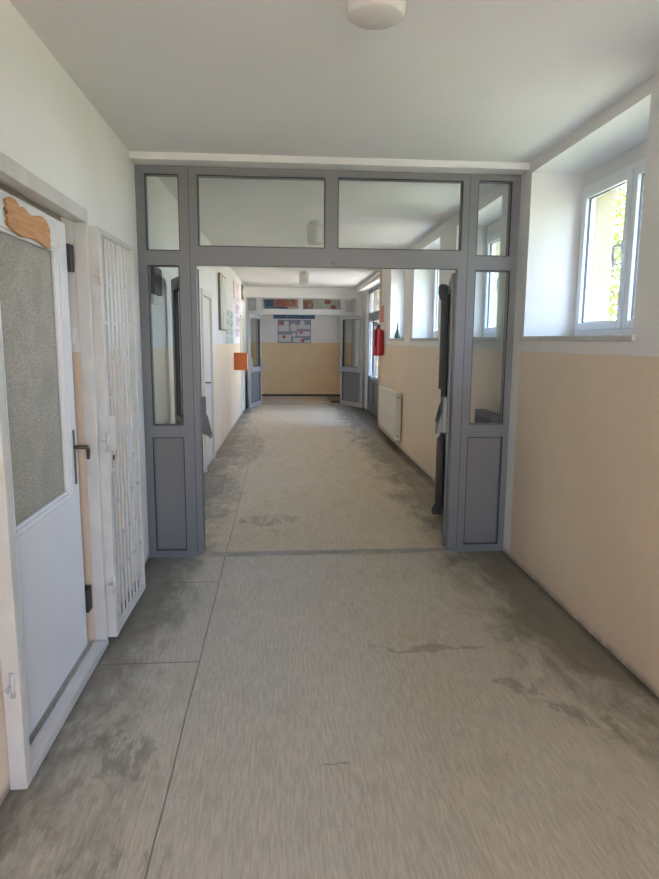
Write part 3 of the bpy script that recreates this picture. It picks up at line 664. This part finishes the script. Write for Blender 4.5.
def poster_mat(name, base, cols, scale=(8, 8, 8), thr=0.0):
    m = bpy.data.materials.new(name); m.use_nodes = True
    n = m.node_tree.nodes; l = m.node_tree.links; b_ = n['Principled BSDF']; b_.inputs['Roughness'].default_value = 0.5
    t = n.new('ShaderNodeTexCoord'); q = n.new('ShaderNodeMapping'); q.inputs['Scale'].default_value = scale; l.new(t.outputs['Object'], q.inputs[0])
    v = n.new('ShaderNodeTexVoronoi'); v.distance = 'CHEBYCHEV'; v.inputs['Scale'].default_value = 1.0; l.new(q.outputs[0], v.inputs['Vector'])
    r = n.new('ShaderNodeValToRGB'); r.color_ramp.interpolation = 'CONSTANT'; s_ = n.new('ShaderNodeSeparateColor'); l.new(v.outputs['Color'], s_.inputs[0]); l.new(s_.outputs[0], r.inputs[0])
    el = r.color_ramp.elements; el[0].color = (*base, 1); el[1].position = 0.45; el[1].color = (*cols[0], 1)
    for i, c in enumerate(cols[1:]): x = el.new(0.55 + 0.4 * (i + 1) / len(cols)); x.color = (*c, 1)
    l.new(r.outputs[0], b_.inputs['Base Color']); return m
M['pic_art'] = poster_mat('faded_print', (0.62, 0.63, 0.58), [(0.45, 0.52, 0.46), (0.70, 0.68, 0.62)], (2, 2, 3))
M['photo'] = poster_mat('photo_print', (0.66, 0.72, 0.70), [(0.32, 0.42, 0.36), (0.55, 0.68, 0.76), (0.20, 0.27, 0.24)], (9, 9, 14))
M['purple'] = poster_mat('violet_print', (0.62, 0.52, 0.62), [(0.30, 0.20, 0.34), (0.70, 0.66, 0.72), (0.45, 0.35, 0.48)], (9, 9, 18))
M['pink'] = poster_mat('pink_print', (0.66, 0.52, 0.52), [(0.58, 0.42, 0.44), (0.72, 0.64, 0.62)], (6, 6, 9))
def on_left(name, y0, y1, z0, z1, m, label, cat, th=0.012, frame=None, group=None, fw_=0.02):
    x = xl((y0 + y1) / 2) + 0.001; b = MB(); b.box(0, 0, 0, th, y1 - y0, z1 - z0); o = b.build(name, frame or m, None)
    o.location = (x, y0, z0); o.rotation_euler = (0, 0, -math.atan(0.0137)); o['label'] = label; o['category'] = cat
    if group: o['group'] = group
    if frame: b = MB(); b.box(th, fw_, fw_, th + 0.003, y1 - y0 - fw_, z1 - z0 - fw_); b.build('picture', m, o)
    return o
on_left('framed_picture', 9.62, 10.55, 1.74, 2.56, M['pic_art'], 'large brown-framed pale picture high on the left corridor wall', 'picture', 0.03, M['brown_frame'])
on_left('pink_poster', 12.35, 13.55, 2.36, 2.72, M['pink'], 'pinkish poster high on the left wall beyond the framed picture', 'poster', 0.004)
on_left('framed_picture', 14.35, 14.95, 2.48, 2.80, M['pic_art'], 'small dark-framed picture high beside the far partition', 'picture', 0.025, M['brown_frame'], fw_=0.1)
rows = ['top', 'second', 'third', 'bottom']
for j in range(4):
    for i in range(2):
        on_left('photo_sheet', 10.72 + i * 0.82, 10.72 + i * 0.82 + 0.70, 2.10 - (j + 1) * 0.147 + 0.006, 2.10 - j * 0.147 - 0.004, M['photo'],
                'green and blue photo sheet, %s row, %s column beside the framed picture' % (rows[j], ('nearer', 'farther')[i]), 'photo sheet', 0.003, group='photo sheets pinned beside the framed picture')
for j, (z0, z1) in enumerate(((2.10, 2.31), (1.86, 2.06), (1.66, 1.82))):
    on_left('violet_sheet', 12.75 + 0.1 * (j % 2), 13.65 + 0.1 * (j % 2), z0, z1, M['purple'], '%s violet printed sheet under the pinkish poster' % ('topmost', 'middle', 'lowest')[j], 'printed sheet', 0.003, group='violet printed sheets on the left wall')
# dark device on the left wall just behind the partition
b = MB(); b.box(0, 0, 0, 0.05, 0.30, 0.20); dv = b.build('wall_device', M['black'], None, 0.006, label='black wall box seen through the upper left sidelight', category='wall box'); dv.location = (xl(5.0) + 0.001, 4.86, 1.93)
b = MB(); b.box(0.004, 0.03, -0.07, 0.03, 0.27, -0.002); b.build('terminal_cover', M['door_cream'], dv, 0.003, label='cream lower cover')

# ------------------------------------------------------------------ back wall posters, banner, mat
def on_back(name, x0, x1, z0, z1, m, label, cat, th=0.006):
    b = MB(); b.box(0, -th, 0, x1 - x0, 0, z1 - z0); o = b.build(name, m, None); o.location = (x0, YV, z0); o['label'] = label; o['category'] = cat; return o
M['p_grey'] = mat('grey_blue_poster', (0.24, 0.27, 0.33), 0.6)
M['p_white'] = mat('poster_white', (0.62, 0.60, 0.60), 0.6)
M['p_red'] = mat('poster_red', (0.45, 0.11, 0.09), 0.6)
M['p_blue'] = poster_mat('blue_banner', (0.04, 0.11, 0.20), [(0.07, 0.16, 0.27), (0.03, 0.08, 0.15)], (14, 14, 10))
M['p_redblock'] = poster_mat('red_chart', (0.42, 0.12, 0.10), [(0.55, 0.22, 0.17), (0.34, 0.09, 0.09), (0.52, 0.30, 0.26)], (16, 16, 24))
M['p_brown'] = poster_mat('brown_chart', (0.40, 0.20, 0.13), [(0.55, 0.42, 0.30), (0.25, 0.12, 0.09)], (14, 14, 14))
M['p_pale'] = mat('pale_sheet', (0.58, 0.62, 0.52), 0.7)
po = on_back('health_poster', -0.045, 0.905, 1.515, 2.175, M['p_grey'], 'grey-blue poster of white circles and pictures on the back wall', 'poster')
b = MB()                                  # picture fields, built as thin printed shapes
def disc(b, cx, cz, r, y=-0.008, seg=24):
    vs = [b.b.verts.new((cx + r * math.cos(2 * PI * i / seg), y, cz + r * math.sin(2 * PI * i / seg))) for i in range(seg)]; w_ = [b.b.verts.new((v.co.x, -0.006, v.co.z)) for v in vs]
    b.b.faces.new(vs)
    for i in range(seg): b.b.faces.new((vs[i], vs[(i + 1) % seg], w_[(i + 1) % seg], w_[i]))
disc(b, 0.46, 0.44, 0.115); disc(b, 0.46, 0.235, 0.06); disc(b, 0.25, 0.56, 0.07); disc(b, 0.70, 0.57, 0.07)
for q in ((0.03, 0.33, 0.32, 0.50), (0.58, 0.40, 0.93, 0.52), (0.03, 0.04, 0.38, 0.24), (0.55, 0.20, 0.93, 0.33), (0.44, 0.02, 0.72, 0.15), (0.76, 0.02, 0.93, 0.08)): b.box(q[0], -0.008, q[1], q[2], -0.0055, q[3])
b.build('picture_fields', M['p_white'], po)
for q in ((0.60, 0.27, 0.72, 0.32), (0.13, 0.13, 0.22, 0.22), (0.66, 0.03, 0.74, 0.12), (0.05, 0.52, 0.16, 0.60)): b = MB(); b.box(q[0], -0.010, q[1], q[2], -0.0075, q[3]); b.build('red_figure', M['p_red'], po)
b = MB()
b = MB()
for i in range(20):
    a = i * PI / 10; b.box(0.46 + 0.085 * math.cos(a) - 0.006, -0.0105, 0.44 + 0.085 * math.sin(a) - 0.006, 0.46 + 0.085 * math.cos(a) + 0.006, -0.0075, 0.44 + 0.085 * math.sin(a) + 0.006)
b.build('wheel_marks', M['p_grey'], po)
on_back('blue_banner', -0.17, 1.02, 2.20, 2.325, M['p_blue'], 'dark blue banner strip above the grey-blue poster', 'banner')
on_back('red_chart', -0.14, 0.53, 2.53, 2.80, M['p_redblock'], 'red gridded chart on the back wall behind the left transom', 'chart')
on_back('blue_chart', -0.42, 0.24, 2.42, 2.525, M['p_blue'], 'blue chart below the red gridded chart', 'chart')
on_back('blue_chart', -0.42, -0.15, 2.53, 2.80, M['p_blue'], 'blue chart left of the red gridded chart', 'chart')
on_back('brown_chart', 0.63, 0.98, 2.47, 2.80, M['p_brown'], 'brown and cream chart on the back wall right of the red chart', 'chart')
on_back('pale_sheet', 1.00, 1.25, 2.42, 2.80, M['p_pale'], 'blank pale green sheet beside the brown chart', 'paper sheet')
pr = on_back('pale_sheet', 1.28, 1.75, 2.42, 2.80, M['p_pale'], 'pale sheet with two red patches behind the right transom', 'paper sheet')
b = MB(); b.box(0.0, -0.009, 0.2, 0.19, -0.0055, 0.36); b.box(0.19, -0.009, 0.04, 0.33, -0.0055, 0.17); b.build('red_patch', M['p_red'], pr)
b = MB(); b.box(1.35, 16.55, 0.0, 1.75, 16.95, 0.018); b.build('doormat', M['mat_dark'], None, 0.004, label='dark brown doormat lying beyond the distant doors', category='doormat')

# ------------------------------------------------------------------ glazed exit door, far right
ex = empty('exit_door', (RX + 0.03, 13.6, 0), label='grey glazed exit door with transom lights in the far right wall', category='door', kind='thing')
def yring(b, y0, y1, z0, z1, t, x0=0.0, x1=0.06): b.box(x0, y0, z0, x1, y0 + t, z1); b.box(x0, y1 - t, z0, x1, y1, z1); b.box(x0, y0 + t, z0, x1, y1 - t, z0 + t); b.box(x0, y0 + t, z1 - t, x1, y1 - t, z1)
b = MB(); yring(b, -1.345, 1.345, 0.0, 2.725, 0.07); b.box(0, -1.275, 2.12, 0.06, 1.275, 2.22)
for yy in (-0.45, 0.45): b.box(0.0, yy - 0.035, 0.07, 0.06, yy + 0.035, 2.12); b.box(0.0, yy - 0.03, 2.22, 0.06, yy + 0.03, 2.655)
b.build('frame', M['alu'], ex, 0.003)
for y0, y1 in ((-1.275, -0.485), (-0.415, 0.415), (0.485, 1.275)):
    b = MB(); yring(b, y0 + 0.005, y1 - 0.005, 0.075, 2.115, 0.085, -0.012, 0.048); b.box(-0.012, y0 + 0.09, 0.70, 0.048, y1 - 0.09, 0.80); lf = b.build('door_leaf', M['alu'], ex, 0.003)
    b = MB(); b.box(0.012, y0 + 0.088, 0.158, 0.022, y1 - 0.088, 0.702); b.build('panel', M['alu_panel'], lf)
    b = MB(); b.box(0.014, y0 + 0.088, 0.798, 0.020, y1 - 0.088, 2.032); b.build('pane', M['glass'], lf)
    b = MB(); b.box(0.025, y0 + 0.002 if y0 > -1 else -1.273, 2.222, 0.031, y1 - 0.002, 2.653); b.build('transom_pane', M['glass'], ex)
b = MB(); b.tube([(-0.075, -0.40, 0.78), (-0.075, 0.38, 0.78)], 0.014); b.tube([(-0.012, -0.36, 0.84), (-0.075, -0.36, 0.78)], 0.012); b.tube([(-0.012, 0.34, 0.84), (-0.075, 0.34, 0.78)], 0.012); b.build('push_bar', M['alu_light'], ex)

# ------------------------------------------------------------------ trees outside
def make_tree(x, y, h, r, label, seed, nl=5200):
    rnd = random.Random(seed); root = empty('tree', (x, y, -0.35), label=label, category='tree', kind='thing')
    b = MB(); b.tube([(0, 0, 0), (0.08, 0.05, h * 0.3), (-0.05, 0.1, h * 0.6), (0.02, 0, h * 0.9)], [0.17, 0.14, 0.09, 0.03], 10)
    for i in range(8):
        a = rnd.uniform(0, 2 * PI); z = h * rnd.uniform(0.25, 0.7); b.tube([(0, 0.05, z), (math.cos(a) * r * 0.4, math.sin(a) * r * 0.4, z + 0.5), (math.cos(a) * r * 0.8, math.sin(a) * r * 0.8, z + 0.9)], [0.06, 0.04, 0.015], 6)
    b.build('trunk', M['bark'], root)
    clumps = []
    for i in range(60):
        while True:
            v = Vector((rnd.uniform(-1, 1), rnd.uniform(-1, 1), rnd.uniform(-1, 1)))
            if v.length < 1: break
        clumps.append(Vector((v.x * r * 0.85, v.y * r * 0.85, h * 0.56 + v.z * h * 0.42)))
    bm = bmesh.new()
    for i in range(nl):
        c = rnd.choice(clumps); p = c + Vector((rnd.gauss(0, 0.28), rnd.gauss(0, 0.28), rnd.gauss(0, 0.24))) * (r / 2.2)
        n_ = Vector((rnd.gauss(0, 1), rnd.gauss(0, 1), rnd.gauss(0, 1) + 0.5)).normalized(); a = n_.orthogonal().normalized(); c2 = n_.cross(a); sz = rnd.uniform(0.05, 0.11)
        vs = [bm.verts.new(p + a * u * sz + c2 * w * sz * 0.6) for u, w in ((-1, 0), (0, -0.8), (1.1, 0), (0, 0.8))]; bm.faces.new(vs)
    me = bpy.data.meshes.new('crown'); bm.to_mesh(me); bm.free(); me.materials.append(M['leaf'])
    o = bpy.data.objects.new('crown', me); C.objects.link(o); o.parent = root
make_tree(11.3, 20.8, 9.5, 3.0, 'green leafy tree filling the left casement of the near window', 3, 9000)
make_tree(16.5, 30.0, 12.0, 3.6, 'tall green tree rising behind the first one outside the near window', 5, 7000)
make_tree(5.9, 1.8, 4.8, 2.1, 'unseen leafy tree added to shade the near window niche', 9, 7000)  # out of view, added to dim the niche at the near window
